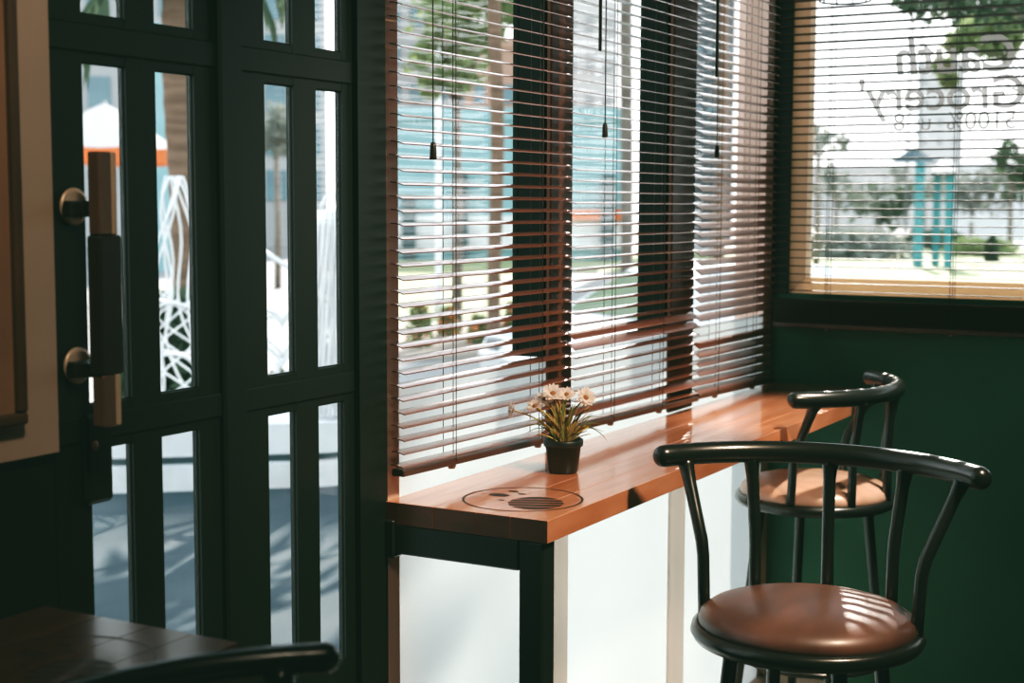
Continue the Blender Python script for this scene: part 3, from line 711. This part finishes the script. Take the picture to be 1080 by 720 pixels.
# white plinth with rope-light figures, outside the doors
a = facing(240); c = spot(240, 7.05)
t = thing('display_plinth', 'low white rounded display plinth standing on the street outside the doors', 'plinth', (c.x, c.y, GZ), a-PI/2)
def rrect(x0, x1, y0, y1, r, n=8):
    out = []
    for cx_, cy_, a0 in ((x1-r, y1-r, 0), (x0+r, y1-r, PI/2), (x0+r, y0+r, PI), (x1-r, y0+r, 1.5*PI)):
        out += [(cx_+r*math.cos(a0+PI/2*i/n), cy_+r*math.sin(a0+PI/2*i/n)) for i in range(n+1)]
    return out
MB().prism(rrect(-.66, .58, 0, .75, .14), .006, .13).build('base_step', WHITE, t)
MB().prism(rrect(-.60, .54, .06, .70, .10), .13, .17).build('recess', DTEAL, t)
MB().prism(rrect(-.64, .57, .02, .73, .12), .17, .32).build('top_slab', WHITE, t)
PT = GZ+.32
def wires(name, label, px, Z, fn, z=PT):
    p = spot(px, Z, z); t = thing(name, label, 'light figure', p, facing(px)-PI/2, None); m = MB(); fn(m); m.v = [(x_, y_, z_+.016) for x_, y_, z_ in m.v]; m.build('rope_light', WIRE, t); return t
def net_cone(m):
    for k in range(9):
        a = 2*PI*k/9; pts = []
        for i in range(15):
            u = i/14; r = .155*(1-u)**.7*(1+.35*math.sin(5*u+k))+.02; pts.append((r*math.cos(a+1.6*u*math.sin(k))+.03*math.sin(9*u+k), r*math.sin(a+u), .015+u*1.17))
        m.tube(pts, .0062, 6)
    for z, r in ((.02, .16), (.3, .135), (.55, .12)): m.tube([(r*math.cos(2*PI*i/20), r*math.sin(2*PI*i/20), z+.015*math.sin(i)) for i in range(20)], .009, 6, closed=True)
    for k in range(5): m.tube([(.12*math.sin(k*2+i*.9), .1*math.cos(k+i*1.1), .05+.075*i+.02*k) for i in range(8)], .006, 5)
wires('rope_light_cone', 'tangled white rope light cone standing in front of the shaggy palm', 186, 7.35, net_cone)
def heart(m):
    def hp(s, cx_=0, cz=.40, k=.0095): return [(cx_+k*s*16*math.sin(t_)**3, 0, cz+k*s*(13*math.cos(t_)-5*math.cos(2*t_)-2*math.cos(3*t_)-math.cos(4*t_))) for t_ in (2*PI*i/40 for i in range(40))]
    m.tube(hp(1.0), .013, 8, closed=True); m.tube(hp(.72), .011, 8, closed=True)
    m.tube([(.03+.04*math.sin(i*.9), .02, .30-.03*i) for i in range(9)], .012, 8)
    m.tube([(-.05+.03*math.sin(i*1.3), .02, .25-.03*i) for i in range(8)], .010, 8)
    m.tube([(-.16, .03, .86), (.14, .03, .66)], .012, 8)
    m.tube([(-.02, .03, .02), (-.02, .03, .3)], .008, 8)
wires('rope_light_heart', 'white rope light heart outside the right door leaf', 296, 7.45, heart)
def wrap(m):
    for k in range(22):
        a = 2*PI*k/22; pts = []
        for i in range(13):
            u = i/12; r = .085*(1-u*.35)+.012*math.sin(7*u+k*1.7); pts.append((r*math.cos(a+u*.8), r*math.sin(a+u*.8), u*1.02))
        m.tube(pts, .0095, 5)
    m.tube([(.075*math.cos(i*.8)*(1-i/90), .075*math.sin(i*.8)*(1-i/90), i*.0215) for i in range(48)], .009, 5)
    m.tube([(-.05, 0, 1.03), (0, 0, 1.12), (.05, 0, 1.05)], .014, 6)
wires('rope_light_bundle', 'upright white rope light bundle nearest the door jamb', 349, 7.3, wrap)

# white car beyond the middle blind
p = spot(738, 9.6); t = thing('white_car', 'white car parked outside the middle window', 'car', p, facing(738)-R(58)); t.scale = (.72, .78, .80)   # local +x away from the room, front towards the room at -x
prof = [(-1.75, .30), (-1.80, .52), (-1.70, .68), (-1.0, .82), (-.35, 1.20), (.15, 1.27), (.95, 1.25), (1.45, .98), (1.85, .92), (1.92, .62), (1.88, .30)]
m = MB(); rows_ = []
for s, k in ((-1, 1), (-.93, 0), (.93, 0), (1, 1)): pass
W_ = .80
def wat(z): return W_*(1 if z < .85 else 1-.32*(z-.85)/.42)
left = [(x, -wat(z), z) for x, z in prof]; right = [(x, wat(z), z) for x, z in prof]; n = len(prof)
m.add(left+right, [list(range(n)), list(range(n, 2*n))[::-1]]+[(i, i+1, n+i+1, n+i) for i in range(n-1)]+[(n-1, 0, n, 2*n-1)])
m.build('body', CARW, t)
def quad(name, pts, mat): MB().add(pts, [(0, 1, 2, 3)]).build(name, mat, t)
def onw(x, z, off=.006): return (x-off*.5, 0, z+off)
quad('windscreen', [(-.94, -.70, .865), (-.94, .70, .865), (-.42, .55, 1.178), (-.42, -.55, 1.178)], CARG)
for sg in (-1, 1):
    if sg > 0: quad('side_window', [(-.72, sg*(wat(.90)+.006), .90), (-.28, sg*(wat(1.17)+.006), 1.17), (.85, sg*(wat(1.17)+.006), 1.17), (1.15, sg*(wat(.92)+.006), .92)], CARG)
    for x in (-1.12, 1.2):
        g = MB().lathe([(0, -.08), (.2, -.08), (.28, -.06), (.29, 0), (.28, .06), (.2, .08), (0, .08)], 24); g.xf(Matrix.Translation((x, sg*.74, .30)) @ Euler((PI/2, 0, 0)).to_matrix().to_4x4()); g.build('wheel', TYRE, t)
    MB().bbox(-1.79, -1.70, sg*.56-.12, sg*.56+.12, .56, .66, .02).build('headlamp', STEEL, t)
MB().bbox(-1.83, -1.77, -.35, .35, .36, .48, .02).build('grille', DTEAL, t)

# ------------------------------------------------------------------ light
wd = bpy.data.worlds.new('sky'); S.world = wd; wd.use_nodes = True; nt = wd.node_tree; nt.nodes.clear()
o = nt.nodes.new('ShaderNodeOutputWorld'); b = nt.nodes.new('ShaderNodeBackground'); tc = nt.nodes.new('ShaderNodeTexCoord'); sx = nt.nodes.new('ShaderNodeSeparateXYZ'); r = nt.nodes.new('ShaderNodeValToRGB')
nt.links.new(tc.outputs['Generated'], sx.inputs[0]); nt.links.new(sx.outputs['Z'], r.inputs['Fac'])
r.color_ramp.elements[0].position = 0; r.color_ramp.elements[0].color = (.97, .98, .97, 1); r.color_ramp.elements[1].position = .8; r.color_ramp.elements[1].color = (.72, .88, 1.0, 1)
nt.links.new(r.outputs['Color'], b.inputs['Color']); nt.links.new(b.outputs[0], o.inputs[0]); b.inputs['Strength'].default_value = 2.7
sun = bpy.data.lights.new('sun', 'SUN'); sun.energy = 14; sun.angle = R(.35); sun.color = (1, .93, .84); so = bpy.data.objects.new('sun', sun); COL.objects.link(so)
az, el = R(20), R(29); d = Vector((math.cos(el)*math.cos(az), math.cos(el)*math.sin(az), math.sin(el)))
so.rotation_euler = d.to_track_quat('Z', 'Y').to_euler(); so.location = (8, 4, 6)
def spot_lamp(name, loc, target, power, cone, color, size=.12, blend=.8):
    l = bpy.data.lights.new(name, 'SPOT'); l.energy = power; l.spot_size = R(cone); l.spot_blend = blend; l.shadow_soft_size = size; l.color = color
    o = bpy.data.objects.new(name, l); COL.objects.link(o); o.location = loc
    o.rotation_euler = (Vector(loc)-Vector(target)).to_track_quat('Z', 'Y').to_euler()
spot_lamp('counter_downlight', (2.02, -.2, 2.6), (2.42, 1.25, .82), 270, 56, (1, .74, .55))
spot_lamp('corner_fill', (3.2, .35, 2.5), (3.40, 1.09, .69), 300, 27, (1, .84, .72), .05, .7)  # added spot, no known lamp there, brightens the far seat
spot_lamp('panel_fill', (.55, .1, 2.6), (1.25, 1.4, 1.22), 75, 42, (1, .80, .64))  # added spot lifting the beige panel and door handle, not a known fixture

# ------------------------------------------------------------------ colour
vs = S.view_settings; vs.view_transform = 'Standard'; vs.look = 'None'; vs.exposure = 0; vs.gamma = 1
vs.use_curve_mapping = True; cm = vs.curve_mapping
for i, lift in enumerate((.0125, .0225, .0165)):
    cu = cm.curves[i]; cu.points[0].location = (0, lift); cu.points[-1].location = (1, 1)
c3_ = cm.curves[3]; c3_.points.new(.03, .012); c3_.points.new(.12, .095); c3_.points.new(.4, .44)
cm.update()
S.cycles.use_denoising = True
S.cycles.max_bounces = 10; S.cycles.transparent_max_bounces = 24; S.cycles.sample_clamp_indirect = 6
